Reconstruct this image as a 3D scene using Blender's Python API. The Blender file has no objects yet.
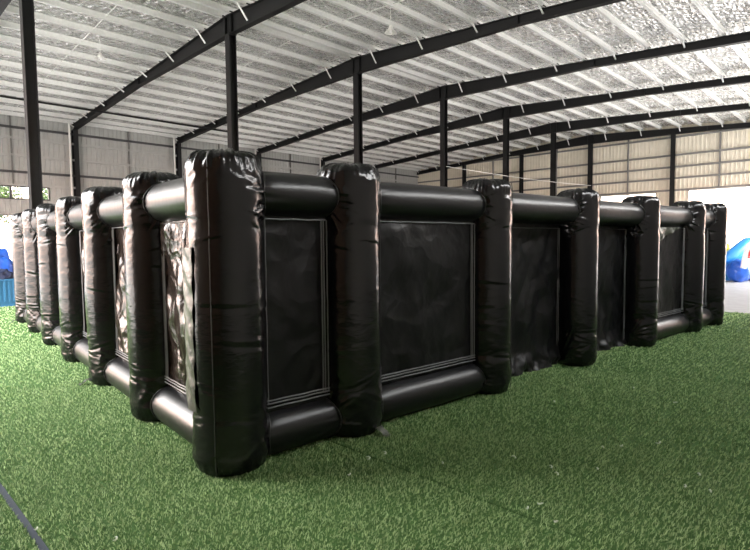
import bpy, math, random
import numpy as np
from mathutils import Vector, Matrix, noise

random.seed(7)
RNG = np.random.default_rng(11)
PI = math.pi
scene = bpy.context.scene
COL = scene.collection

# ------------------------------------------------------------------ helpers
class MB:
    """collects geometry for ONE mesh object"""
    def __init__(self):
        self.v, self.f, self.s, self.m = [], [], [], []
    def add(self, verts, faces, smooth=False, mat=0):
        o = len(self.v)
        self.v.extend([tuple(map(float, p)) for p in verts])
        self.f.extend([tuple(o + i for i in f) for f in faces])
        self.s.extend([smooth] * len(faces)); self.m.extend([mat] * len(faces))
    def box(self, lo, hi, mat=0):
        (a, b, c), (d, e, f) = lo, hi
        V = [(a,b,c),(d,b,c),(d,e,c),(a,e,c),(a,b,f),(d,b,f),(d,e,f),(a,e,f)]
        F = [(0,3,2,1),(4,5,6,7),(0,1,5,4),(1,2,6,5),(2,3,7,6),(3,0,4,7)]
        self.add(V, F, False, mat)
    def grid(self, P, closed_u=False, smooth=True, mat=0):
        """P[i][j] -> quads; closed_u wraps j"""
        P = np.asarray(P, float); n, m = P.shape[:2]
        F = []
        for i in range(n - 1):
            for j in range(m if closed_u else m - 1):
                k = (j + 1) % m
                F.append((i*m+j, i*m+k, (i+1)*m+k, (i+1)*m+j))
        self.add(P.reshape(-1, 3), F, smooth, mat)
    def tube(self, pts, r, n=8, closed=False, mat=0):
        pts = [Vector(p) for p in pts]; N = len(pts)
        rows = []; up = None
        for i, p in enumerate(pts):
            a = pts[(i-1) % N] if (closed or i > 0) else p
            b = pts[(i+1) % N] if (closed or i < N-1) else p
            t = (b - a).normalized()
            if up is None:
                up = Vector((0,0,1)) if abs(t.z) < .9 else Vector((1,0,0))
            side = t.cross(up).normalized(); up = side.cross(t).normalized()
            rr = r[i] if isinstance(r, (list, tuple)) else r
            rows.append([p + rr*(math.cos(2*PI*k/n)*side + math.sin(2*PI*k/n)*up) for k in range(n)])
        if closed: rows.append(rows[0])
        self.grid(rows, True, True, mat)
        if not closed:
            o = len(self.v)
            self.add(rows[0], [tuple(range(n))], False, mat)
            self.add(rows[-1], [tuple(reversed(range(n)))], False, mat)
    def lathe(self, prof, n=24, c=(0,0,0), mat=0):
        rows = [[(c[0]+r*math.cos(2*PI*k/n), c[1]+r*math.sin(2*PI*k/n), c[2]+z) for k in range(n)] for r, z in prof]
        self.grid(rows, True, True, mat)
    def prism(self, poly, axis_pts, mat=0):
        """extrude polygon list of 3D points by vector"""
        d = Vector(axis_pts); n = len(poly)
        V = [Vector(p) for p in poly] + [Vector(p) + d for p in poly]
        F = [tuple(range(n))[::-1], tuple(range(n, 2*n))] + [(i, (i+1) % n, n+(i+1) % n, n+i) for i in range(n)]
        self.add(V, F, False, mat)
    def build(self, name, mats, parent=None):
        me = bpy.data.meshes.new(name)
        me.from_pydata(self.v, [], self.f)
        me.polygons.foreach_set('use_smooth', self.s)
        me.polygons.foreach_set('material_index', self.m)
        for m in (mats if isinstance(mats, (list, tuple)) else [mats]): me.materials.append(m)
        me.update()
        o = bpy.data.objects.new(name, me); COL.objects.link(o)
        if parent is not None: o.parent = parent
        return o

def tag(o, label=None, cat=None, group=None, kind=None):
    if label: o['label'] = label
    if cat: o['category'] = cat
    if group: o['group'] = group
    if kind: o['kind'] = kind
    return o
def empty(name, loc=(0,0,0), rz=0):
    e = bpy.data.objects.new(name, None); COL.objects.link(e)
    e.empty_display_size = .2; e.location = loc; e.rotation_euler = (0,0,rz); return e
def instance(src, name, parent=None, loc=(0,0,0), rz=0):
    c = src.copy(); c.name = name; COL.objects.link(c); c.parent = parent
    c.location = loc; c.rotation_euler = (0,0,rz); return c
def ordinal(i):
    return ['first','second','third','fourth','fifth','sixth','seventh','eighth','ninth','tenth','eleventh','twelfth','thirteenth','fourteenth','fifteenth'][i]

# ------------------------------------------------------------------ materials
def newmat(name):
    m = bpy.data.materials.new(name); m.use_nodes = True
    nt = m.node_tree; b = nt.nodes['Principled BSDF']; return m, nt, b
def N(nt, t, **kw):
    n = nt.nodes.new(t)
    for k, v in kw.items():
        if k in n.inputs: n.inputs[k].default_value = v
        else: setattr(n, k, v)
    return n
def simple(name, col, rough=.5, metal=0., bump=0., scale=20., var=0.):
    m, nt, b = newmat(name)
    b.inputs['Base Color'].default_value = (*col, 1); b.inputs['Roughness'].default_value = rough
    b.inputs['Metallic'].default_value = metal
    tc = N(nt, 'ShaderNodeTexCoord')
    nz = N(nt, 'ShaderNodeTexNoise', Scale=scale, Detail=4.)
    nt.links.new(tc.outputs['Object'], nz.inputs['Vector'])
    if var:
        r = N(nt, 'ShaderNodeValToRGB')
        r.color_ramp.elements[0].position = .3; r.color_ramp.elements[1].position = .7
        r.color_ramp.elements[0].color = (*[c*(1-var) for c in col], 1)
        r.color_ramp.elements[1].color = (*[min(1, c*(1+var)) for c in col], 1)
        nt.links.new(nz.outputs['Fac'], r.inputs['Fac']); nt.links.new(r.outputs['Color'], b.inputs['Base Color'])
    if bump:
        bp = N(nt, 'ShaderNodeBump', Strength=bump, Distance=.01)
        nt.links.new(nz.outputs['Fac'], bp.inputs['Height']); nt.links.new(bp.outputs['Normal'], b.inputs['Normal'])
    return m

def vinyl(name, col, rough, zstretch, b1, b2, spec=.5):
    """inflated PVC cloth: soft large dents and fine sideways puckers"""
    m, nt, b = newmat(name)
    b.inputs['Base Color'].default_value = (*col, 1); b.inputs['Roughness'].default_value = rough
    b.inputs['Specular IOR Level'].default_value = spec
    tc = N(nt, 'ShaderNodeTexCoord')
    mp = N(nt, 'ShaderNodeMapping'); mp.inputs['Scale'].default_value = (1, 1, zstretch)
    nt.links.new(tc.outputs['Object'], mp.inputs['Vector'])
    n1 = N(nt, 'ShaderNodeTexNoise', Scale=5., Detail=3., Roughness=.55)
    n2 = N(nt, 'ShaderNodeTexNoise', Scale=14., Detail=2., Roughness=.5, Distortion=.6)
    nt.links.new(tc.outputs['Object'], n1.inputs['Vector']); nt.links.new(mp.outputs['Vector'], n2.inputs['Vector'])
    p1 = N(nt, 'ShaderNodeBump', Strength=b1, Distance=.03)
    p2 = N(nt, 'ShaderNodeBump', Strength=b2, Distance=.008)
    nt.links.new(n1.outputs['Fac'], p1.inputs['Height']); nt.links.new(n2.outputs['Fac'], p2.inputs['Height'])
    nt.links.new(p1.outputs['Normal'], p2.inputs['Normal']); nt.links.new(p2.outputs['Normal'], b.inputs['Normal'])
    # faint scuffing in the gloss
    n3 = N(nt, 'ShaderNodeTexNoise', Scale=9., Detail=5.)
    nt.links.new(tc.outputs['Object'], n3.inputs['Vector'])
    mr = N(nt, 'ShaderNodeMapRange'); mr.inputs['To Min'].default_value = rough*.8; mr.inputs['To Max'].default_value = rough*1.25
    nt.links.new(n3.outputs['Fac'], mr.inputs['Value']); nt.links.new(mr.outputs['Result'], b.inputs['Roughness'])
    return m

def tarp(name, col, rough, spec, strength, sc):
    """flat sheet cloth with facets and sharp creases from being folded"""
    m, nt, b = newmat(name)
    b.inputs['Base Color'].default_value = (*col, 1); b.inputs['Roughness'].default_value = rough
    b.inputs['Specular IOR Level'].default_value = spec
    tc = N(nt, 'ShaderNodeTexCoord'); nz = N(nt, 'ShaderNodeTexNoise', Scale=2.2, Detail=2.)
    nt.links.new(tc.outputs['Object'], nz.inputs['Vector'])
    mv = N(nt, 'ShaderNodeMixRGB', blend_type='ADD'); mv.inputs[0].default_value = .45
    nt.links.new(tc.outputs['Object'], mv.inputs[1]); nt.links.new(nz.outputs['Color'], mv.inputs[2])
    last = None
    for scale, dist, st in ((sc, .05, strength), (sc*2.6, .02, strength*.7), (sc*7, .006, strength*.5)):
        v = N(nt, 'ShaderNodeTexVoronoi', Scale=scale); nt.links.new(mv.outputs[0], v.inputs['Vector'])
        bp = N(nt, 'ShaderNodeBump', Strength=st, Distance=dist)
        nt.links.new(v.outputs['Distance'], bp.inputs['Height'])
        if last: nt.links.new(last.outputs['Normal'], bp.inputs['Normal'])
        last = bp
    nt.links.new(last.outputs['Normal'], b.inputs['Normal'])
    return m

M_VINYL = vinyl('black_inflated_vinyl', (.004,.004,.0048), .20, 3.0, .20, .22, .40)
M_BEAM  = vinyl('black_beam_vinyl', (.004,.004,.0048), .34, 1.2, .10, .08, .42)
M_TARP  = tarp('black_tarpaulin', (.004,.004,.0045), .42, .26, .6, 2.4)
M_SHINY = tarp('crumpled_glossy_vinyl', (.020,.014,.011), .22, .42, .8, 3.2)
M_FLAP  = vinyl('grey_green_flap_vinyl', (.06,.065,.05), .35, 1., .5, .4)
M_PIPING = simple('grey_black_piping', (.13,.13,.135), .3)
M_SEAM = simple('black_seam', (.02,.02,.021), .35)
M_STEEL = simple('dark_painted_steel', (.0075,.0076,.008), .55, 0, .08, 30, .12)
M_STEEL.node_tree.nodes['Principled BSDF'].inputs['Specular IOR Level'].default_value = .25
M_GALV = simple('galvanised_steel', (.76,.76,.74), .42, .1, .05, 12, .06)
M_BRACE = simple('pale_steel_angle', (.85,.85,.83), .4, .1)
M_CLAD = simple('pale_grey_cladding', (.40,.40,.385), .5, 0, .05, 3, .05)
M_CLADW = simple('cream_cladding', (.74,.68,.56), .5, 0, .05, 3, .05)
M_CLADP = simple('rose_beige_cladding', (.62,.40,.31), .5, 0, .05, 3, .05)  # tint chosen so the unseen near wall throws a warm sheen
M_GIRT = simple('grey_girt', (.20,.195,.185), .45, .2)
M_GIRTD = simple('dark_girt', (.06,.06,.062), .45, .2)
M_WHITE = simple('white_painted_metal', (.78,.77,.74), .4)
M_CONC = simple('grey_concrete', (.26,.26,.27), .55, 0, .08, 4, .12)
M_BLUEPL = simple('light_blue_plastic', (.03,.13,.26), .4, 0, .05, 20, .08)
M_BLUE = simple('royal_blue_vinyl', (.012,.07,.36), .3, 0, .4, 8)
M_SKYBLUE = simple('sky_blue_vinyl', (.03,.20,.55), .3, 0, .3, 8)
M_NAVY = simple('dark_navy_cloth', (.012,.018,.05), .5, 0, .4, 8)
M_YELLOW = simple('yellow_vinyl', (.80,.66,.04), .35, 0, .3, 8)
M_RED = simple('red_vinyl', (.65,.05,.06), .35, 0, .3, 8)
M_VWHITE = simple('white_vinyl', (.80,.78,.78), .35, 0, .3, 8)
M_SCRAP = simple('pale_lint', (.72,.74,.68), .8)
M_BARK = simple('brown_bark', (.12,.08,.05), .9, 0, .4, 20)

def glass_mat():
    m, nt, b = newmat('window_glass')
    b.inputs['Base Color'].default_value = (.95,.98,.96,1); b.inputs['Roughness'].default_value = .02
    b.inputs['Transmission Weight'].default_value = 1.; b.inputs['IOR'].default_value = 1.1
    return m
M_GLASS = glass_mat()

def leaf_mat():
    m, nt, b = newmat('leaves')
    g = N(nt, 'ShaderNodeNewGeometry'); r = N(nt, 'ShaderNodeValToRGB')
    r.color_ramp.elements[0].color = (.015,.04,.008,1); r.color_ramp.elements[1].color = (.09,.14,.03,1)
    nt.links.new(g.outputs['Random Per Island'], r.inputs['Fac']); nt.links.new(r.outputs['Color'], b.inputs['Base Color'])
    b.inputs['Roughness'].default_value = .6
    return m
M_LEAF = leaf_mat()

def foil_mat():
    m, nt, b = newmat('silver_foil_insulation')
    tc = N(nt, 'ShaderNodeTexCoord')
    mp = N(nt, 'ShaderNodeMapping'); mp.inputs['Rotation'].default_value = (0,0,.6); mp.inputs['Scale'].default_value = (2.2, .8, 1)
    nt.links.new(tc.outputs['Object'], mp.inputs['Vector'])
    n1 = N(nt, 'ShaderNodeTexNoise', Scale=2.5, Detail=3., Roughness=.6, Distortion=.8)
    n2 = N(nt, 'ShaderNodeTexVoronoi', Scale=3.6)
    nt.links.new(mp.outputs['Vector'], n1.inputs['Vector']); nt.links.new(mp.outputs['Vector'], n2.inputs['Vector'])
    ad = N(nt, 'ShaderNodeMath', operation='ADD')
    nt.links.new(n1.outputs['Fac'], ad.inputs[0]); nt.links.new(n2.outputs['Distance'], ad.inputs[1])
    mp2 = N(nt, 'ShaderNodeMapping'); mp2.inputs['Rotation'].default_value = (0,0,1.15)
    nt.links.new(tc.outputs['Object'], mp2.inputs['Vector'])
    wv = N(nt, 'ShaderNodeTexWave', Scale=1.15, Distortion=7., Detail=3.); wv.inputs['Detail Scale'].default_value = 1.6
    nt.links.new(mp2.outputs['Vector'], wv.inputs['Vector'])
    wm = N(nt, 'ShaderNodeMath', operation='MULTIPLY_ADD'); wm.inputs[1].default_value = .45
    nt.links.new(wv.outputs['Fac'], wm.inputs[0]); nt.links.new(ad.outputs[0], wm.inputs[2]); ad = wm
    bp = N(nt, 'ShaderNodeBump', Strength=.9, Distance=.10)
    nt.links.new(ad.outputs[0], bp.inputs['Height']); nt.links.new(bp.outputs['Normal'], b.inputs['Normal'])
    b.inputs['Base Color'].default_value = (.78,.77,.735,1)
    b.inputs['Metallic'].default_value = .75; b.inputs['Roughness'].default_value = .2
    mr = N(nt, 'ShaderNodeMapRange'); mr.inputs['To Min'].default_value = .10; mr.inputs['To Max'].default_value = .42
    nt.links.new(n1.outputs['Fac'], mr.inputs['Value']); nt.links.new(mr.outputs['Result'], b.inputs['Roughness'])
    cr = N(nt, 'ShaderNodeValToRGB'); cr.color_ramp.elements[0].position = .3; cr.color_ramp.elements[1].position = .7   # crinkle light and shade painted in by bump height, with scrim weave and dust
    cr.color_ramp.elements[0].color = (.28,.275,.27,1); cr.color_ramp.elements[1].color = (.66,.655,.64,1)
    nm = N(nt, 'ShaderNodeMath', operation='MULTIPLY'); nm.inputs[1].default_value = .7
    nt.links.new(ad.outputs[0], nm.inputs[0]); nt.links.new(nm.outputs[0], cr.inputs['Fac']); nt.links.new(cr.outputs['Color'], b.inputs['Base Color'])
    return m
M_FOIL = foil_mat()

def turf_mats():
    out = []
    for nm, c0, c1, isl in (('turf_backing', (.035,.08,.024), (.075,.14,.045), False), ('turf_blades', (.07,.155,.042), (.60,.73,.41), True)):
        m, nt, b = newmat(nm)
        r = N(nt, 'ShaderNodeValToRGB')
        r.color_ramp.elements[0].color = (*c0, 1); r.color_ramp.elements[1].color = (*c1, 1)
        if isl:
            g = N(nt, 'ShaderNodeNewGeometry'); src = g.outputs['Random Per Island']
        else:
            tc = N(nt, 'ShaderNodeTexCoord'); nz = N(nt, 'ShaderNodeTexNoise', Scale=26., Detail=4.)
            nt.links.new(tc.outputs['Object'], nz.inputs['Vector']); src = nz.outputs['Fac']
        nt.links.new(src, r.inputs['Fac']); nt.links.new(r.outputs['Color'], b.inputs['Base Color'])
        b.inputs['Roughness'].default_value = .8; b.inputs['Specular IOR Level'].default_value = .06
        if isl:                                         # thin plastic blades let some light through
            tr = N(nt, 'ShaderNodeBsdfTranslucent'); mx = N(nt, 'ShaderNodeMixShader'); mx.inputs[0].default_value = .35
            nt.links.new(r.outputs['Color'], tr.inputs['Color']); nt.links.new(b.outputs[0], mx.inputs[1]); nt.links.new(tr.outputs[0], mx.inputs[2])
            nt.links.new(mx.outputs[0], nt.nodes['Material Output'].inputs['Surface'])
        out.append(m)
    return out
M_TURFB, M_BLADE = turf_mats()
M_TAPE = simple('blue_grey_seam_tape', (.035,.045,.065), .9)

# ------------------------------------------------------------------ hall dimensions (metres; x across, y along the ridge)
S, NF = 5.973, 7                      # frame spacing, number of frames
HW = 16.5                             # ridge to wall column
Y0W, Y1W = -6.8, 6*S + .28           # near and far wall planes
XL, XR = -16.8, 17.4
RT0, SL = 9.17, .065                  # rafter top at the ridge, roof slope
def raf_top(x): return RT0 - SL*abs(x)
def raf_bot(x):
    d = .645 + (.30-.645)*min(1, abs(x)/7.5)
    return raf_top(x) - d
def roof_z(x): return RT0 + .23 - SL*abs(x)

# floor
m = MB(); m.box((XL-.3, Y0W-.3, -.30), (XR+.3, Y1W+.3, -.015))
tag(m.build('floor', M_CONC), kind='structure')

# ceiling: two slopes of foil
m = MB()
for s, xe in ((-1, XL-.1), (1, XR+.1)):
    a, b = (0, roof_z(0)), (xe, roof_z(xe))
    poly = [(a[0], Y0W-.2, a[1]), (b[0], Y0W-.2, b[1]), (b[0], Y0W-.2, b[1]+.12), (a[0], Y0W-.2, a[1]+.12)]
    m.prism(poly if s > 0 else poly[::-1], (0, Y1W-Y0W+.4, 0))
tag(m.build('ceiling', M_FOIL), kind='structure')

# ------------------------------------------------------------------ walls
def corrugated(mb, axis, plane, s0, s1, z0, ztop, depth, inward):
    """ribbed sheet; axis 0: runs along x at y=plane, axis 1: runs along y at x=plane"""
    per = .24; prof = [(0,0),(.15,0),(.17,1),(.21,1)]
    pts = []
    k = math.floor(s0/per)
    while k*per < s1:
        for a, d in prof:
            s = k*per + a
            if s0 <= s <= s1: pts.append((s, d*depth))
        k += 1
    pts = [(s0, 0)] + pts + [(s1, 0)]
    rows = [[], []]
    for s, d in pts:
        for i in (0, 1):
            z = z0 if i == 0 else ztop(s)
            rows[i].append((s, plane+inward*d, z) if axis == 0 else (plane+inward*d, s, z))
    mb.grid(rows, False, False)
def wall(name, mat, axis, plane, s0, s1, ztop, inward, holes):
    mb = MB()
    cuts = sorted({s0, s1, *[h[0] for h in holes], *[h[1] for h in holes]})
    for a, b in zip(cuts, cuts[1:]):
        hs = sorted([(h[2], h[3]) for h in holes if h[0] <= a and h[1] >= b])
        z = -.015
        for lo, hi in hs:
            if lo > z + .01: corrugated(mb, axis, plane, a, b, z, lambda s, q=lo: q, .03, inward)
            z = hi
        corrugated(mb, axis, plane, a, b, z, ztop, .03, inward)
    o = mb.build(name, mat); tag(o, kind='structure')
    return o
WIN1 = (1.09, 4.67, 3.86, 4.57); DOOR1 = (-.9, 3.03, -.1, 3.07)
DOOR2 = (6.45, 13.5, -.1, 4.68); WIN2 = (.7, 4.5, 3.55, 4.66)
w_left = wall('wall_left', M_CLAD, 1, XL, Y0W, Y1W, lambda s: roof_z(XL), 1, [WIN1, DOOR1])
w_back = wall('wall_back', M_CLADW, 0, Y1W, XL, XR, lambda s: roof_z(s), -1, [DOOR2, WIN2])
w_right = wall('wall_right', M_CLAD, 1, XR, Y0W, Y1W, lambda s: roof_z(XR), -1, [(.0, 13.8, 4.85, 5.8), (15.5, 24.0, -.1, 5.5), (26.0, 34.8, -.1, 5.5)])  # unseen openings; high strip added to light the tube tops and turf
w_front = wall('wall_front', M_CLADP, 0, Y0W, XL, XR, lambda s: roof_z(s), 1, [(-6.5, 9.5, -.1, 7.9)])  # unseen wall; rose tint and opening width set for warm column sheen

def girts(parent, axis, plane, spans, mat):
    for s0, s1, z in spans:
        mb = MB()
        a, b = sorted((plane, plane))
        lo, hi = plane-.05, plane+.05
        if axis == 0: mb.box((s0, lo, z-.06), (s1, hi, z+.06))
        else: mb.box((lo, s0, z-.06), (hi, s1, z+.06))
        o = mb.build('girt', mat, parent)
gx = XL + .09
girts(w_left, 1, gx, [(Y0W, Y1W, 7.60), (Y0W, Y1W, 5.30)], M_GIRTD)
girts(w_left, 1, gx, [(Y0W, Y1W, 7.06), (Y0W, Y1W, 6.17), (Y0W, WIN1[0], 4.63), (WIN1[0], WIN1[1], 4.63), (WIN1[1], Y1W, 4.63), (3.1, Y1W, 3.1), (3.1, Y1W, 1.6)], M_CLAD)
gy = Y1W - .09
for z in (8.27, 7.07, 6.29, 5.54):
    w = min(16.7, (RT0+.1-z)/SL) if z > 8 else 16.7
    girts(w_back, 0, gy, [(max(XL, -w), min(XR, w), z)], M_GIRT)
girts(w_back, 0, gy, [(XL, XR, 4.74), (XL, .7, 3.5), (4.5, 6.4, 3.5), (XL, 6.4, 1.8)], M_GIRT)
def rods(parent, axis, plane, spans, mat):
    for s, z0, z1 in spans:
        mb = MB()
        if axis == 0: mb.box((s-.045, plane-.06, z0), (s+.045, plane+.06, z1))
        else: mb.box((plane-.05, s-.025, z0), (plane+.05, s+.025, z1))
        mb.build('wall_post', mat, parent)
rods(w_back, 0, gy, [(-8.4, 0, 8.5), (-2.7, 0, 8.9), (2.62, 4.7, 8.9), (8.21, 4.7, 8.6), (13.9, 0, 8.3)], M_GIRT)
rods(w_left, 1, gx, [(k*S+S/2, 4.63 if k == 0 else 0, roof_z(XL)-.05) for k in range(-1, 6)], M_GIRT)

# windows and doors
def win(name, axis, plane, h, mull, kind='window', rails=(), glass=True, post_mat=M_GIRT):
    s0, s1, z0, z1 = h; t = .06
    mb = MB()
    def bar(a, b, c, d):
        if axis == 0: mb.box((a, plane-.07, c), (b, plane+.07, d))
        else: mb.box((plane-.07, a, c), (plane+.07, b, d))
    bar(s0, s1, z1-t, z1); bar(s0, s0+t, z0, z1); bar(s1-t, s1, z0, z1)
    if glass: bar(s0, s1, z0, z0+t)
    for q in mull: bar(q-.05, q+.05, z0, z1)
    for q in rails: bar(s0, s1, q-.05, q+.05)
    o = mb.build(name, post_mat); tag(o, kind='structure')
    if glass:
        cuts = [s0] + list(mull) + [s1]
        for a, b in zip(cuts, cuts[1:]):
            p = MB()
            if axis == 0: p.box((a+.05, plane-.006, z0+t), (b-.05, plane+.006, z1-t))
            else: p.box((plane-.006, a+.05, z0+t), (plane+.006, b-.05, z1-t))
            p.build('pane', M_GLASS, o)
    return o
win('window_1', 1, XL, WIN1, [2.88], post_mat=M_GIRTD)
win('window_2', 0, Y1W, WIN2, [2.62], post_mat=M_WHITE)
win('door_1', 1, XL, (DOOR1[0], DOOR1[1], -.015, DOOR1[3]), [], glass=False)
win('door_2', 0, Y1W, (DOOR2[0], DOOR2[1], -.015, DOOR2[3]), [10.0], rails=(3.9,), glass=False, post_mat=M_WHITE)

# trees outside the window in the left wall
def tree(x, y, label):
    t = empty('leafy_tree', (x, y, -.3))
    tag(t, label, 'tree', 'trees outside the hall')
    mb = MB(); mb.tube([(0,0,0),(.05,.05,1.5),(.0,.1,3.2),(.1,0,4.5)], [.16,.13,.1,.05], 10)
    mb.build('trunk', M_BARK, t)
    mb = MB(); r = np.random.default_rng(int(abs(y)*10)+3)
    for i in range(5200):
        d = r.normal(size=3); d /= np.linalg.norm(d)
        p = d*np.array([1.3,1.9,1.7])*(r.random()**.4) + np.array([0,0,4.4])
        a = r.normal(size=3); a /= np.linalg.norm(a); b = np.cross(a, d); b /= (np.linalg.norm(b)+1e-6)
        s = .07+.07*r.random()
        mb.add([p-a*s, p+b*s*.5, p+a*s, p-b*s*.5], [(0,1,2,3)], False)
    mb.build('foliage', M_LEAF, t)
tree(-19.6, 2.2, 'green leafy tree seen through the left pane of the wall window')
tree(-20.3, 6.6, 'green leafy tree seen through the right panes of the wall window')

# ------------------------------------------------------------------ steel frame
def h_section(mb, cx, cy, z0, z1, w, d, t=.016, along='y'):
    """H column; flanges face +-y (along='y') or +-x"""
    if along == 'y':
        mb.box((cx-w/2, cy-d/2, z0), (cx+w/2, cy-d/2+t, z1)); mb.box((cx-w/2, cy+d/2-t, z0), (cx+w/2, cy+d/2, z1))
        mb.box((cx-t/2, cy-d/2+t, z0), (cx+t/2, cy+d/2-t, z1))
    else:
        mb.box((cx-d/2, cy-w/2, z0), (cx-d/2+t, cy+w/2, z1)); mb.box((cx+d/2-t, cy-w/2, z0), (cx+d/2, cy+w/2, z1))
        mb.box((cx-d/2+t, cy-t/2, z0), (cx+d/2-t, cy+t/2, z1))

PURL_R = [.12 + 0] + [1.15 + 1.2*k for k in range(13)]
PURL_L = [-.35 - 1.26*k for k in range(13)] + [-16.4]
near = ['nearest', 'second nearest', 'third nearest', 'fourth nearest', 'fifth nearest', 'sixth nearest', 'farthest']
# flange brace mesh shared: local frame x across, y along, origin at the rafter's top centre
def brace_mesh(depth):
    mb = MB()
    a, b = Vector((0, -.52, .02)), Vector((0, -.06, -depth+.03))
    mb.tube([a, b], .034, 4)
    return mb
for k in range(NF):
    y = k*S
    inview = k >= 0
    # ridge post
    post = empty('ridge_post', (0, y, 0))
    tag(post, f'dark steel ridge post under the roof, {near[k] if k>=0 else "behind the camera"} of the row of middle posts', 'post', 'ridge posts')
    mb = MB(); h_section(mb, 0, 0, -.015, raf_bot(0)-.02, .27, .27); mb.build('shaft', M_STEEL, post)
    mb = MB(); mb.box((-.2,-.2,-.015), (.2,.2,.01)); mb.build('base_plate', M_STEEL, post)
    mb = MB(); mb.box((-.17,-.15,raf_bot(0)-.02), (.17,.15,raf_bot(0)-.0)); mb.build('cap_plate', M_STEEL, post)
    # rafter (both slopes of one gable frame)
    raf = empty('roof_rafter', (0, y, 0))
    where = ['passing over the nearest ridge post, at the top left corner'] + [f'passing over the {near[j]} ridge post' for j in range(1, 7)]
    tag(raf, f'dark steel haunched gable rafter {where[k] if k>=0 else "behind the camera"}', 'rafter', 'roof rafters')
    mb = MB()
    xs = sorted([-HW-.15, -7.5, 0, 7.5, HW+.6])
    for a, b in zip(xs, xs[1:]):
        ta, tb, ba, bb = raf_top(a), raf_top(b), raf_bot(a), raf_bot(b)
        mb.prism([(a,-.008,ba),(b,-.008,bb),(b,-.008,tb),(a,-.008,ta)], (0,.016,0))
        mb.prism([(a,-.11,ta-.016),(b,-.11,tb-.016),(b,-.11,tb),(a,-.11,ta)], (0,.22,0))
        mb.prism([(a,-.11,ba),(b,-.11,bb),(b,-.11,bb+.016),(a,-.11,ba+.016)], (0,.22,0))
    for xx in (-11.5, -7.5, -.2, .2, 7.5):
        mb.box((xx-.01,-.10,raf_bot(xx)), (xx+.01,.10,raf_top(xx)))
    mb.build('beam', M_STEEL, raf)
    for i, px in enumerate(PURL_L + PURL_R):
        mb = MB(); mb.box((px-.03,-.09,raf_top(px)), (px+.03,.09,raf_top(px)+.10))
        mb.build('cleat', M_STEEL, raf)
    for px in PURL_L[1::2] + PURL_R[1::2] + [PURL_L[-1]]:
        o = brace_mesh(raf_top(px)-raf_bot(px)).build('flange_brace', M_BRACE, raf)
        o.location = (px, 0, raf_top(px)+.12)
        # local mesh starts under the purlin and ends on the lower flange
    # wall columns, left and right
    if k < 6:
        c = empty('wall_column', (-HW, y, 0))
        tag(c, f'dark steel column on the left wall, {near[k] if k>=0 else "behind the camera"} along it', 'column', 'left wall columns')
        mb = MB(); h_section(mb, 0, 0, -.015, raf_bot(HW), .24, .42, along='x'); mb.build('shaft', M_STEEL, c)
        mb = MB(); mb.box((-.28,-.18,-.015), (.28,.18,.01)); mb.build('base_plate', M_STEEL, c)
    if 0 <= k < 6:
        d = MB(); d.tube([(-HW+.1, y-.30, 0), (-HW+.1, y-.30, raf_top(HW)+.05)], .05, 10)  # white upright tube beside each left wall column
        d.tube([(-HW+.1, y-.30, raf_top(HW)+.05), (-HW-.15, y-.34, raf_top(HW)+.16)], .05, 10)
        tag(d.build('tubing', M_WHITE), f'white downpipe beside the {near[k]} left wall column', 'pipe', 'white tubing')
# end wall columns
for x, t in ((-11.2, 'near the left corner'), (-5.6, 'left of the farthest ridge post'), (5.55, 'left of the bright door opening')):
    c = empty('wall_column', (x, Y1W-.32, 0))
    tag(c, f'dark steel column on the far end wall, {t}', 'column', 'end wall columns')
    mb = MB(); h_section(mb, 0, 0, -.015, raf_top(x)-.3, .22, .30); mb.build('shaft', M_STEEL, c)
    mb = MB(); mb.box((-.18,-.2,-.015), (.18,.2,.01)); mb.build('base_plate', M_STEEL, c)

# purlins
def purlin(px, label):
    z0 = raf_top(px) + .012; t = .012
    mb = MB()
    y0, y1 = Y0W, Y1W
    s = -1 if px < 0 else 1
    mb.box((px-.006, y0, z0), (px+.006, y1, z0+.20))
    mb.box((px-.05, y0, z0), (px+.05, y1, z0+.010))
    mb.box((px-.04, y0, z0+.19), (px+.04, y1, z0+.20))
    mb.box((px+.028, y0, z0+.010), (px+.04, y1, z0+.035))
    tag(mb.build('roof_purlin', M_GALV), label, 'purlin', 'roof purlins')
for i, px in enumerate(PURL_L):
    purlin(px, f'pale galvanised purlin, {ordinal(i)} from the ridge on the left roof slope')
for i, px in enumerate(PURL_R):
    purlin(px, f'pale galvanised purlin, {ordinal(i)} from the ridge on the right roof slope')
# sag rods in the middle of each bay
for k in range(6):
    for s, side in ((-1, 'left'), (1, 'right')):
        mb = MB(); y = k*S + S/2
        mb.tube([(s*.1, y, roof_z(0)-.10), (s*16.3, y, roof_z(16.3)-.10)], .014, 6)
        bay = f'the {ordinal(k)} bay' if k >= 0 else 'the bay overhead'
        tag(mb.build('sag_rod', M_BRACE), f'thin steel sag rod crossing the {side} roof slope in {bay}', 'rod', 'sag rods')
# pipe hung under the left slope
mb = MB(); mb.tube([(-11.8, Y0W+.2, 7.97), (-11.8, 13.0, 7.97)], .05, 10)
pp = mb.build('service_pipe', M_STEEL); tag(pp, 'long dark pipe hung under the left roof slope along the hall', 'pipe')
for k in range(-2, 3):
    y = k*S; 
    if y < Y0W + .3: continue
    mb = MB(); mb.tube([(-11.8, y, 7.97), (-11.8, y, raf_bot(11.8)+.02)], .015, 6); mb.build('hanger', M_STEEL, pp)
# pale cable strung between posts
pts = []
A, B = Vector((.0, 4*S-8, 5.55)), Vector((.0, 5*S, 5.0))
for i in range(17):
    t = i/16; p = Vector((.16, 3*S, 5.20)).lerp(Vector((.16, 6*S-.2, 5.45)), t); p.z -= .10*math.sin(PI*t); pts.append(p)
mb = MB(); mb.tube(pts, .014, 6)
tag(mb.build('cable', M_WHITE), 'thin pale cable strung along the far ridge posts', 'cable')

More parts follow.
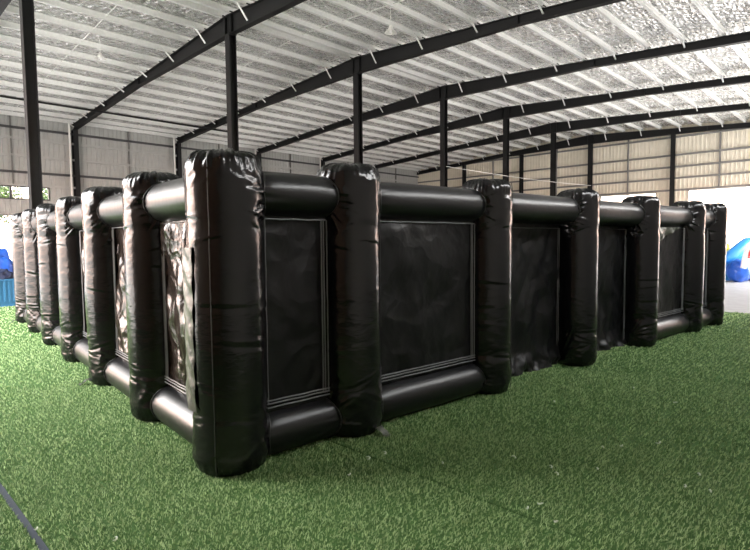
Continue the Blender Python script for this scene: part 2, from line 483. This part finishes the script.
# pendant lamps
def lamp(x, y, zl, label):
    t = empty('pendant_lamp', (x, y, zl)); tag(t, label, 'lamp', 'pendant lamps')
    mb = MB(); mb.lathe([(.0,.22),(.05,.22),(.07,.14),(.10,.10),(.20,.0),(.19,.0),(.09,.085),(0,.10)], 24); mb.build('lamp_shade', M_WHITE, t)
    mb = MB(); mb.tube([(0,0,.22),(0,0,roof_z(x)-zl-.02)], .010, 6); mb.build('rod', M_BRACE, t)
    mb = MB(); mb.lathe([(0,-.05),(.03,-.045),(.05,-.01),(.04,.04),(.025,.09),(0,.09)], 16); mb.build('bulb', M_VWHITE, t)
lamp(4.6, 9., 8.15, 'white pendant lamp in front of the third nearest rafter')
lamp(-5.0, 3.5, 8.35, 'white pendant lamp hanging under the left roof slope')

# ------------------------------------------------------------------ the inflatable maze
MAZE = empty('inflatable_maze', (13.263, -2.094, 0), math.radians(84.503))
tag(MAZE, 'large black inflatable maze of upright columns, cross tubes and black panels on green turf', 'inflatable maze')
RC, H, RB, ZT = .247, 2.075, .157, 1.83
XSR = [0, 1.016, 2.727, 4.439, 6.150, 7.862, 8.877]
YSL = [0, 1.39, 2.88, 4.38, 5.85, 7.33, 8.83]

def column_mesh(seed, dirs):
    r = np.random.default_rng(seed)
    nth, nz = 120, 150
    th = np.linspace(0, 2*PI, nth, endpoint=False)
    # outline: bottom centre -> side -> top centre
    prof = [(0,.004),(.5,.002),(.80,.0),(.885,.012),(.94,.035),(.97,.07)]
    zs = np.linspace(.10, H-.11, nz)
    base = 1 + .012*np.sin(PI*(zs/H)) 
    base -= .030*np.exp(-((zs-.40)/.05)**2) + .026*np.exp(-((zs-1.60)/.05)**2)
    prof += [(b, z) for b, z in zip(base, zs)]
    prof += [(.985,H-.075),(.955,H-.045),(.90,H-.02),(.82,H-.004),(.70,H+.008),(.5,H+.014),(.25,H+.016),(.0,H+.016)]
    P = np.array(prof); n = len(P)
    R = np.repeat((P[:,0]*RC)[:,None], nth, 1); Z = np.repeat(P[:,1][:,None], nth, 1)
    T = np.repeat(th[None,:], n, 0)
    # gathered pleats round the top hem
    w = np.zeros(nth)
    for f_ in (11, 17, 23, 29): w += r.normal()*.6*np.sin(f_*th + r.random()*6.3)
    w = -np.abs(w)/2.2
    g = np.exp(-((Z-(H-.02))/.075)**2)*np.clip(R/RC*1.6-.4, 0, 1)
    R += .026*w[None,:]*g
    Z += .030*w[None,:]*np.exp(-((Z-H)/.04)**2)*np.clip(R/RC, 0, 1)
    w2 = np.zeros(nth)
    for f_ in (9, 14, 19): w2 += r.normal()*.6*np.sin(f_*th + r.random()*6.3)
    R += -.010*np.abs(w2)[None,:]*np.exp(-((Z-.03)/.06)**2)*(P[:,0]>.6)[:,None]
    side = ((P[:,1] > .05) & (P[:,1] < H-.03) & (P[:,0] > .9))[:,None]
    # puckers: short creases, crowded where the cross tubes are sewn on
    cl = []
    for d in dirs:
        for zc in (RB, ZT):
            for _ in range(15):
                a = r.random()*2*PI; rr = .75+.55*r.random()
                cl.append((d + rr*.70*math.cos(a), zc + rr*.20*math.sin(a), math.atan2(math.sin(a), math.cos(a)) , .05+.07*r.random(), .007+.005*r.random(), 1.))
    for _ in range(16):
        zc = (.40, 1.60)[r.integers(2)] + r.normal()*.06
        cl.append((r.random()*2*PI, zc, r.normal()*.25, .06+.12*r.random(), .009+.006*r.random(), .7))
    for _ in range(10):
        cl.append((r.random()*2*PI, .25+r.random()*1.6, r.normal()*.2, .05+.10*r.random(), .012+.010*r.random(), .5))
    for t0, z0, ang, L, wd, ka in cl:
        dt = ((T - t0 + PI) % (2*PI) - PI)*RC; dz = Z - z0
        a = dt*math.cos(ang) + dz*math.sin(ang); b = -dt*math.sin(ang) + dz*math.cos(ang)
        amp = ka*(.005 + .007*r.random())
        R += side*amp*np.exp(-(a/L)**2)*(np.exp(-((b-wd)/wd)**2) - 1.1*np.exp(-((b+wd*.4)/wd)**2))
    # soft long dents
    for _ in range(7):
        t0, z0 = r.random()*2*PI, r.random()*H
        dt = ((T - t0 + PI) % (2*PI) - PI)
        R += side*r.normal()*.005*np.exp(-(dt/.5)**2 - ((Z-z0)/.25)**2)
    # crumpled cloth at the hems and round the sewn joints
    Xc, Yc = RC*np.cos(T), RC*np.sin(T); C = np.zeros_like(R)
    for i in range(n):
        zi = float(P[i,1]); k = max(math.exp(-((zi-(H-.06))/.16)**2), .8*math.exp(-((zi-.10)/.14)**2))
        for j in range(nth):
            q = k
            for d in dirs:
                dd = abs((th[j]-d+PI) % (2*PI)-PI)
                q = max(q, math.exp(-((dd-.78)/.40)**2)*max(math.exp(-((zi-ZT)/.22)**2), math.exp(-((zi-.2)/.22)**2)))
            q = q + .12
            if P[i,0] < .3: q *= P[i,0]/.3
            v = noise.noise(Vector((Xc[i,j]*5.5+seed, Yc[i,j]*5.5, zi*7.5))); u_ = noise.noise(Vector((Xc[i,j]*12+seed, Yc[i,j]*12, zi*19+3)))
            C[i,j] = q*(.024*(.25-abs(v)) + .012*(.25-abs(u_)))
    flat_ = np.clip((P[:,0]-.55)/.4, 0, 1)[:,None]
    R += C*flat_; Z += C*(1-flat_)*(Z > 1)*1.6; Z = np.maximum(Z, .001)
    X, Y = R*np.cos(T), R*np.sin(T)
    mb = MB(); mb.grid(np.stack([X, Y, Z], -1), True, True)
    return mb
def seam(mb, ang, z0=.03, z1=H-.02, rad=RC):
    pts = []
    for i in range(40):
        z = z0 + (z1-z0)*i/39
        rr = rad*(1+.012*math.sin(PI*z/H)) - rad*(.030*math.exp(-((z-.40)/.05)**2)+.026*math.exp(-((z-1.60)/.05)**2)) - (.012 if i in (0,39) else 0)
        pts.append(((rr+.0005)*math.cos(ang), (rr+.0005)*math.sin(ang), z))
    mb.tube(pts, .0035, 6)
def ground_tab(parent, ang, bright=False):
    mb = MB(); c, s = math.cos(ang), math.sin(ang); rows = []
    for i in range(9):
        t = i/8; rr = RC*.88 + .13*t; z = .022 + .025*math.sin(t*5) + .012
        rows.append([(rr*c - w*s, rr*s + w*c, z + .008*math.sin(i*2.1+w*60)) for w in (-.035,-.012,.012,.035)])
    mb.grid(rows); mb.grid([[(x,y,z-.006) for x,y,z in r_] for r_ in rows][::-1])
    o = mb.build('ground_tab', M_FLAP if bright else M_SEAM, parent)
    return o

col_corner = column_mesh(3, [0, PI/2]).build('column', M_VINYL, MAZE)
mb = MB(); seam(mb, math.radians(222)); mb.build('seam', M_SEAM, col_corner)
variants = [column_mesh(20+i, [0, PI]) for i in range(4)]
protos = [v.build('column', M_VINYL, MAZE) for v in variants]
used = [False]*4
def place_column(i, x, y, rz, seam_ang, tab=None, bright=False):
    p = protos[i]
    if not used[i]: used[i] = True; o = p; o.location = (x,y,0); o.rotation_euler = (0,0,rz)
    else: o = instance(p, 'column', MAZE, (x,y,0), rz)
    mb = MB(); seam(mb, seam_ang); mb.build('seam', M_SEAM, o)
    if tab is not None: ground_tab(o, tab, bright)
    return o
for i, x in enumerate(XSR[1:]): place_column((0,1,2,3,0,2)[i], x, 0, (0, PI, 0, 0, PI, PI)[i], (-.9, 2.2, -.9, -.9, 2.2, 2.2)[i], *((-1.2, True) if i == 0 else (None,)))
for i, y in enumerate(YSL[1:]): place_column((1,3,0,2,3,1)[i], 0, y, PI/2 + (0, 0, PI, 0, PI, 0)[i], (1.0, 1.0, -2.1, 1.0, -2.1, 1.0)[i], (None, 1.3, None, -1.9, None, 1.4)[i])

# cross tubes: local x along the wall; built in the maze frame through a 2D transform
def W2(axis):      # axis 0: right side wall (along x); axis 1: left side wall (along y); second coord = outward
    if axis == 0: return lambda s, o, z: (s, -o, z)
    return lambda s, o, z: (-o, s, z)
def cross_tube(axis, a, b, zc, seed):
    r = np.random.default_rng(seed); w = W2(axis)
    ns, na = max(30, int((b-a)*50)), 64
    s = np.linspace(a + .16, b - .16, ns); al = np.linspace(0, 2*PI, na, endpoint=False)
    Sg, Ag = np.meshgrid(s, al, indexing='ij')
    e = np.minimum(Sg - a - .22, b - .22 - Sg)                       # distance from the sewn ring
    R = RB*(1 - .05*np.exp(-(np.clip(e,-.02,1)/.035)) + .0*Sg)
    for end in (a+.22, b-.22):
        for _ in range(26):
            a0 = r.random()*2*PI; L = .03+.10*r.random(); wd = .05+.07*r.random()
            d = np.abs(Sg-end); dt = ((Ag-a0+PI) % (2*PI) - PI)
            R += -.006*(.4+r.random())*np.exp(-(d/L))*np.exp(-(dt/wd)**2)
    for _ in range(6):
        a0, s0 = r.random()*2*PI, a + r.random()*(b-a); dt = ((Ag-a0+PI) % (2*PI) - PI)
        R += r.normal()*.003*np.exp(-(dt/.5)**2-((Sg-s0)/.3)**2)
    O = R*np.cos(Ag); Z = zc + R*np.sin(Ag)
    Z = np.maximum(Z, .001)
    rows = [[w(Sg[i,j], O[i,j], Z[i,j]) for j in range(na)] for i in range(ns)]
    mb = MB(); mb.grid(rows if axis == 0 else rows, True, True)
    o = mb.build('cross_tube', M_BEAM, MAZE)
    for end, sg in ((a, 1), (b, -1)):
        ring = []
        for k in range(48):
            t = 2*PI*k/48; oo, zz = (RB*.965+.003)*math.cos(t), zc + (RB*.965+.003)*math.sin(t)
            ring.append(w(end + sg*(math.sqrt(RC**2-oo*oo)+.012), oo, max(zz, .006)))
        q = MB(); q.tube(ring, .005, 6, closed=True); q.build('piping', M_SEAM, o)
    return o

def fractal(p, oct_=4):
    return noise.fractal(Vector(p), .9, 2.0, oct_)
def panel(axis, a, b, z0, z1, off, amp, mat, name='panel', seed=0, fold_bottom=0.):
    """a sheet laced between columns: wrinkled front, real thickness"""
    w = W2(axis); nx, nz = max(24, int((b-a)*55)), 80
    rows = []
    for i in range(nz+1):
        z = z0 + (z1-z0)*i/nz; row = []
        for j in range(nx+1):
            s = a + (b-a)*j/nx
            ed = min(1, min(i, nz-i)/7)*min(1, min(j, nx-j)/5)
            d = amp*(1.2*fractal((s*1.6+seed, z*1.1+seed*.7, seed), 2) + .9*abs(fractal((s*2.7-seed, (z-.6*s)*1.7, seed*1.3), 3))
                     - .9*abs(fractal((s*2.2+7, (z+.8*s)*2.0, seed*.3), 2)))*ed
            if fold_bottom:
                q = max(0, 1-(z-z0)/.22); d += fold_bottom*q*(.55+.8*fractal((s*5, z*7, seed), 3))
            row.append((s, off + d, z))
        rows.append(row)
    mb = MB()
    mb.grid([[w(*p) for p in r_] for r_ in rows], False, True)
    mb.grid([[w(p[0], p[1]-.006, p[2]) for p in r_] for r_ in rows][::-1], False, True)
    return mb.build(name, mat, MAZE)
def trim_line(parent, axis, p0, p1, off, seed, rad=.005):
    w = W2(axis); pts = []
    n = 26
    for i in range(n+1):
        t = i/n; s = p0[0]+(p1[0]-p0[0])*t; z = p0[1]+(p1[1]-p0[1])*t
        k = .003*noise.noise(Vector((s*9+seed, z*9, seed*2.)))
        pts.append(w(s + (k if p0[0] == p1[0] else 0), off + .004 + abs(k), z + (k if p0[1] == p1[1] else 0)))
    mb = MB(); mb.tube(pts, rad, 6); mb.build('trim_piping', M_PIPING, parent)

seed = 0
def bay(axis, a, b, style, seed):
    lo, hi = a + .235, b - .235
    cross_tube(axis, a, b, ZT, 100+seed)
    if style == 'door':
        pn = panel(axis, lo-.05, hi+.09, .03, ZT-RB+.02, -.10, .035, M_TARP, 'curtain', seed*3.1, .10)
        trim_line(pn, axis, (hi+.0, .05), (hi+.0, 1.62), -.085, seed)
        trim_line(pn, axis, (hi-.03, .05), (hi-.03, 1.62), -.085, seed+.4)
        trim_line(pn, axis, (lo, 1.63), (hi, 1.63), -.085, seed+1)
        return
    cross_tube(axis, a, b, RB, 200+seed)
    mat, amp = (M_SHINY, .045) if style == 'shiny' else (M_TARP, .016)
    off = .05 if style != 'shiny' else .03
    pn = panel(axis, lo-.04, hi+.04, 2*RB-.06, ZT-RB+.05, off-.012, amp, mat, 'panel', 1+seed*2.3)
    zt, zb = ZT-RB-.015, 2*RB+.055
    for d in (.0, .028, .048):
        trim_line(pn, axis, (hi-.012-d, zb), (hi-.012-d, zt), off, seed+d*10)
    trim_line(pn, axis, (lo+.022, zb), (lo+.022, zt), off, seed+2, .004)
    for d in (.0, .026, .048):
        trim_line(pn, axis, (lo+.01, zb+d-.02), (hi-.01, zb+d-.02), off+.01, seed+3+d*10)
    trim_line(pn, axis, (lo+.02, zt), (hi-.02, zt), off, seed+4, .006)
    return pn
styles = ['panel', 'panel', 'door', 'door', 'panel', 'panel']
pans = [bay(0, XSR[i], XSR[i+1], styles[i], i+1) for i in range(6)]
pans_l = [bay(1, YSL[i], YSL[i+1], 'shiny', i+11) for i in range(6)]

# loose flap strip hanging down the corner column's left flank
rows = []
for i in range(81):
    z = 1.47 - 1.02*i/80; row = []
    for j in range(9):
        a = math.radians(157 + 34*j/8 - 3*math.sin(z*2.5) + 2*(i/80))
        rr = RC*1.012 + .008 + .010*abs(noise.noise(Vector((j*.35, z*6, 3)))) + .004*math.sin(z*37+j*.8) + (.012*(1-j/8))
        row.append((rr*math.cos(a), rr*math.sin(a), z - .03*(j/8)*(i/80)))
    rows.append(row)
mb = MB(); mb.grid(rows); mb.grid([[(x*.985, y*.985, z) for x, y, z in r_] for r_ in rows][::-1])
tag(mb.build('flap', M_FLAP, MAZE), 'pale grey-green loose flap strip')
# crumpled flap hanging at the top of the fifth bay on the right side
rows = []
for i in range(25):
    t = i/24; row = []
    for j in range(25):
        q = j/24; s = XSR[4] + .22 + .95*q*(1-.85*t); z = 1.66 - .32*t*(1-.3*q)
        row.append((s, .09 + .05*fractal((s*5, z*6, 2.2), 3), z))
    rows.append(row)
w = W2(0); mb = MB(); mb.grid([[w(*p) for p in r_] for r_ in rows]); mb.grid([[w(p[0], p[1]-.004, p[2]) for p in r_] for r_ in rows][::-1])
tag(mb.build('flap', M_FLAP, pans[4]), 'crumpled pale flap')

# ------------------------------------------------------------------ turf: backing rolls and pile, one carpet nobody could count
CAMP = np.array([16.423, -3.926, 1.5])
def build_turf():
    TX0, TX1, TY0, TY1 = 1.1, 17.3, -6.5, 8.75
    edges = [TY0, -5.2, -3.26, -1.36, .62, 2.55, 4.55, 6.6, TY1]
    gaps = {-3.26: .018}
    mb = MB()
    for a, b in zip(edges, edges[1:]):
        mb.box((TX0, a + gaps.get(a, .004), -.014), (TX1, b - gaps.get(b, .004), 0))
    n = 0; V = []; F = []
    zones = [(1.5, 4.2, 9000, .0036, .021, .026), (4.2, 6.5, 4200, .0052, .022, .034), (6.5, 10, 1700, .0085, .024, .05), (10, 17.5, 600, .016, .026, .09)]
    fwd = np.array([-.697, .714])
    for r0, r1, dens, wd, ht, gsz in zones:
        A = PI*(r1*r1-r0*r0)*(104/360); cnt = int(A*dens)
        rr = np.sqrt(RNG.random(cnt)*(r1*r1-r0*r0)+r0*r0); aa = math.radians(134.3) + (RNG.random(cnt)-.5)*math.radians(104)
        x = CAMP[0] + rr*np.cos(aa); y = CAMP[1] + rr*np.sin(aa)
        ok = (x > TX0) & (x < TX1) & (y > TY0) & (y < TY1)
        for e in edges[1:-1]: ok &= np.abs(y-e - (0 if e in gaps else .012)*np.sin(x*1.3+e)) > (gaps.get(e, .006) + (.006 if e not in gaps else -.002))
        # not under the maze's inside (nobody sees it)
        c, s = math.cos(math.radians(84.503)), math.sin(math.radians(84.503))
        lx = (x-13.263)*c + (y+2.094)*s; ly = -(x-13.263)*s + (y+2.094)*c
        ok &= ~((lx > .35) & (ly > .35) & (lx < 9) & (ly < 9))
        x, y = x[ok], y[ok]; cnt = len(x)
        # tufts: blades stand in small bunches
        g = gsz; ix, iy = np.floor(x/g), np.floor(y/g)
        hx = np.modf(np.abs(np.sin(ix*12.9898+iy*78.233)*43758.5453))[0]; hy = np.modf(np.abs(np.sin(ix*39.346+iy*11.135)*24634.634))[0]
        cx, cy = (ix-.1+1.2*hx)*g, (iy-.1+1.2*hy)*g
        x = cx + (x-cx)*.62; y = cy + (y-cy)*.62
        strip = np.digitize(y, edges)
        lean = np.where(strip % 2 == 0, .05, .0)
        th = RNG.random(cnt)*2*PI; hh = .75+.5*hx
        tilt = .25 + .65*RNG.random(cnt)
        h = ht*hh*(.65+.6*RNG.random(cnt)); wv = wd*(.7+.6*RNG.random(cnt))
        dx = np.cos(th)*tilt + .35; dy = np.sin(th)*tilt + lean*.5
        px, py = -np.sin(th)*wv/2, np.cos(th)*wv/2
        k = .55
        bl = np.stack([np.stack([x-px, y-py, np.full(cnt, -.002)], -1), np.stack([x+px, y+py, np.full(cnt, -.002)], -1),
                       np.stack([x+px*.8+dx*h*.45, y+py*.8+dy*h*.45, h*.6], -1), np.stack([x-px*.8+dx*h*.45, y-py*.8+dy*h*.45, h*.6], -1),
                       np.stack([x+dx*h*1.1, y+dy*h*1.1, h*.86], -1)], 1)
        V.append(bl.reshape(-1, 3)); n += cnt
    V = np.concatenate(V); nb = len(V)//5
    base_v = np.array(mb.v); nb0 = len(base_v)
    allv = np.concatenate([base_v, V])
    me = bpy.data.meshes.new('artificial_turf')
    me.vertices.add(len(allv)); me.vertices.foreach_set('co', allv.astype(np.float32).ravel())
    q = np.arange(nb)*5 + nb0
    quad = np.stack([q, q+1, q+2, q+3], -1); tri = np.stack([q+3, q+2, q+4], -1)
    basef = np.array(mb.f)
    loops = np.concatenate([basef.ravel(), quad.ravel(), tri.ravel()])
    tot = np.concatenate([np.full(len(basef), 4), np.full(nb, 4), np.full(nb, 3)])
    start = np.concatenate([[0], np.cumsum(tot)[:-1]])
    me.loops.add(len(loops)); me.loops.foreach_set('vertex_index', loops.astype(np.int32))
    me.polygons.add(len(tot)); me.polygons.foreach_set('loop_start', start.astype(np.int32)); me.polygons.foreach_set('loop_total', tot.astype(np.int32))
    mi = np.zeros(len(tot), np.int32); mi[len(basef):] = 1
    me.polygons.foreach_set('material_index', mi)
    me.materials.append(M_TURFB); me.materials.append(M_BLADE)
    me.update(calc_edges=True); me.validate(); me.shade_flat()
    o = bpy.data.objects.new('artificial_turf', me); COL.objects.link(o)
    tag(o, 'green artificial turf rolled out over the hall floor', 'turf', kind='stuff')
    print('blades', nb)
    return o
TURF = build_turf()
mb = MB(); mb.box((1.1, -3.277, -.0145), (17.3, -3.243, -.002))
mb.build('seam_tape', M_TAPE, TURF)['label'] = 'blue-grey tape strip in the open turf seam'

# scraps of lint lying on the turf
SCR = [(13.6,-1.35)]
def pix(x, y):     # floor point seen at a photograph position, used to set out the scraps
    p, f, roll = .0636, 532.6, -.0089
    a, c = x-375, y-275
    u = a*math.cos(roll)+c*math.sin(roll); v = -a*math.sin(roll)+c*math.cos(roll)
    fx, fy = u/f, math.cos(p) - v/f*math.sin(p); fz = -math.sin(p) - v/f*math.cos(p)
    ang = math.radians(44.319); k = -1.5/fz
    return (16.423 + k*(fx*math.cos(ang) - fy*math.sin(ang)), -3.926 + k*(fx*math.sin(ang) + fy*math.cos(ang)))
spots = [(386,456),(443,466),(515,460),(528,512),(540,508),(552,470),(558,477),(556,526),(603,450),(622,449),(660,446),(686,490),(700,478),(711,495),(634,390),(675,405),(350,478),(370,461),(37,533),(117,543),(555,404),(598,472)]
adj = ['tiny','short','curled','thin','small','split','bent','frayed']
place = ['just right of the second right column','below the second right column','left of the middle of the right turf','at the lower middle of the turf','beside the lower middle turf seam','low on the right turf','beside a flat patch on the right turf','nearest the bottom edge','on the right turf seam line','left of the largest scrap','largest on the right turf','in a pair on the lower right turf','on the right turf near a seam end','rightmost of the lower turf','beside the fourth right column','beside the middle right seam','in the corner column shadow','near the foot of the second right column','on the tape seam at lower left','at the bottom left on pale turf','near the third right column','on the middle of the right turf']
for i, (x, y) in enumerate(spots):
    X, Y = pix(x, y); r = random.Random(i); L = .008 + .011*r.random(); a = r.random()*PI
    big = 1.7 if i in (10, 4, 17) else 1
    pts = [(X + math.cos(a+.8*t)*L*big*t*1.3, Y + math.sin(a+.8*t)*L*big*t*1.3, .024+.004*math.sin(3*t)) for t in (-1,-.5,0,.5,1)]
    mb = MB(); mb.tube(pts, [.0015,.004,.005,.004,.0015], 6)
    tag(mb.build('lint_scrap', M_SCRAP), f'{adj[i%8]} pale lint scrap lying {place[i]}', 'scrap', 'lint scraps on the turf')

# ------------------------------------------------------------------ background things on the left
def blob(mb, c, r, seed, amp=.18, n=28, flat=0.):
    rows = []
    for i in range(n+1):
        ph = PI*i/n; row = []
        for j in range(2*n):
            t = 2*PI*j/(2*n); d = Vector((math.sin(ph)*math.cos(t), math.sin(ph)*math.sin(t), -math.cos(ph)))
            k = 1 + amp*fractal((d.x*1.8+seed, d.y*1.8, d.z*1.8), 3)
            z = c[2] + d.z*r[2]*k
            row.append((c[0]+d.x*r[0]*k, c[1]+d.y*r[1]*k, max(z, flat)))
        rows.append(row)
    mb.grid(rows, True, True)
cr = empty('pallet_crate', (.62, -1.20, -.015)); tag(cr, 'light blue ribbed plastic pallet crate at the far left turf edge', 'crate')
mb = MB()
mb.box((-.45,-.6,.12), (.45,.6,.16))
for x in (-.45,.41): mb.box((x,-.6,.16), (x+.04,.6,.80))
for y in (-.6,.56): mb.box((-.45,y,.16), (.45,y+.04,.80))
mb.build('body', M_BLUEPL, cr)
mb = MB()
for i in range(13):
    y = -.6 + 1.16*i/12; mb.box((.45,y,.16), (.475,y+.04,.78)); 
for i in range(10):
    x = -.45 + .86*i/9; mb.box((x,.6,.16), (x+.04,.625,.78)); mb.box((x,-.625,.16), (x+.04,-.6,.78))
mb.build('rib', M_BLUEPL, cr)
mb = MB(); mb.box((-.5,-.65,.76), (.5,.65,.80)); mb.build('rim', M_BLUEPL, cr)
for x in (-.42, 0-.05, .32):
    mb = MB(); mb.box((x,-.6,0), (x+.1,.6,.12)); mb.build('skid', M_BLUEPL, cr)
mb = MB(); blob(mb, (.86,-1.12,.662), (.16,.36,.24), 4, .25, 28, .660)
tag(mb.build('folded_cloth', M_NAVY), 'dark navy folded cloth bundle lying on the blue crate', 'cloth')
mb = MB(); blob(mb, (.43,-1.02,.662), (.22,.42,.74), 9, .28, 28, .660)
tag(mb.build('folded_inflatable', M_BLUE), 'royal blue folded inflatable heaped on the blue crate', 'inflatable')

cr.scale = (1, 1, .84)
# background things on the right: a slumped inflatable on the bare concrete
IN = empty('slumped_inflatable', (12.55, 18.15, -.015), math.radians(44.3)); tag(IN, 'blue, white, red and yellow slumped inflatable on the concrete at the right', 'inflatable')
mb = MB(); blob(mb, (-.16,-.25,.38), (.36,.40,.40), 1, .10, 30, .0); mb.build('cushion', M_BLUE, IN)
mb = MB(); blob(mb, (.78,.30,.34), (.40,.50,.38), 2, .12, 30, .0); mb.build('cushion', M_BLUE, IN)
mb = MB(); blob(mb, (.25,.5,.45), (.75,.5,.50), 6, .12, 30, .0); mb.build('cushion', M_SKYBLUE, IN)
mb = MB(); mb.tube([(-.5,.1,.70),(-.2,.08,.92),(.1,.08,1.14),(.35,.1,1.34),(.6,.15,1.42)], [.12,.20,.22,.20,.14], 20); mb.build('tube', M_SKYBLUE, IN)
mb = MB(); mb.tube([(-.36,-.74,.50),(-.27,-.72,.72),(-.17,-.68,.95),(-.04,-.62,1.20)], [.08,.12,.14,.12], 20); mb.build('tube', M_VWHITE, IN)
mb = MB(); mb.tube([(-.27,-.88,.84),(-.22,-.86,1.0),(-.14,-.82,1.16)], [.03,.05,.04], 14); mb.build('stripe', M_RED, IN)
mb = MB(); blob(mb, (-.30,.35,1.18), (.17,.16,.17), 5, .3); mb.build('lobe', M_YELLOW, IN)

# ------------------------------------------------------------------ light: daylight through the hall's openings
wd = bpy.data.worlds.new('World'); scene.world = wd; wd.use_nodes = True
nt = wd.node_tree; bg = nt.nodes['Background']
tcw = N(nt, 'ShaderNodeTexCoord'); sep = N(nt, 'ShaderNodeSeparateXYZ'); rw = N(nt, 'ShaderNodeValToRGB')
nt.links.new(tcw.outputs['Generated'], sep.inputs[0])
mrw = N(nt, 'ShaderNodeMapRange'); mrw.inputs['From Min'].default_value = -1; nt.links.new(sep.outputs['Z'], mrw.inputs['Value'])
nt.links.new(mrw.outputs['Result'], rw.inputs['Fac']); nt.links.new(rw.outputs['Color'], bg.inputs['Color'])
e = rw.color_ramp.elements                                   # sunlit ground below, bright hazy sky above
e[0].position = 0; e[0].color = (.25,.245,.238,1); e[1].position = 1.; e[1].color = (.92,.98,1.,1)
q = rw.color_ramp.elements.new(.495); q.color = (.28,.265,.25,1)
q = rw.color_ramp.elements.new(.51); q.color = (.58,.36,.27,1)
q = rw.color_ramp.elements.new(.63); q.color = (.95,.91,.88,1)
bg.inputs['Strength'].default_value = 8.0
def area(name, loc, rot, sx, sy, power, col):
    l = bpy.data.lights.new(name, 'AREA'); l.shape = 'RECTANGLE'; l.size = sx; l.size_y = sy; l.energy = power; l.color = col
    o = bpy.data.objects.new(name, l); COL.objects.link(o); o.location = loc; o.rotation_euler = rot
    return o

# ------------------------------------------------------------------ camera
cam = bpy.data.cameras.new('camera'); co = bpy.data.objects.new('camera', cam); COL.objects.link(co)
cam.sensor_width = 36; cam.lens = 532.6/750*36; cam.clip_end = 200; cam.clip_start = .05
Rm = Matrix.Rotation(math.radians(44.319), 4, 'Z') @ Matrix.Rotation(PI/2-.0636, 4, 'X') @ Matrix.Rotation(-.0089, 4, 'Z')
co.matrix_world = Matrix.Translation((16.423, -3.926, 1.5)) @ Rm
scene.camera = co
vs = scene.view_settings
vs.view_transform = 'Standard'; vs.look = 'None'; vs.gamma = 1.0; vs.use_curve_mapping = False; vs.exposure = 1.85
scene.cycles.max_bounces = 10; scene.cycles.diffuse_bounces = 6; scene.cycles.glossy_bounces = 5; scene.cycles.transparent_max_bounces = 8
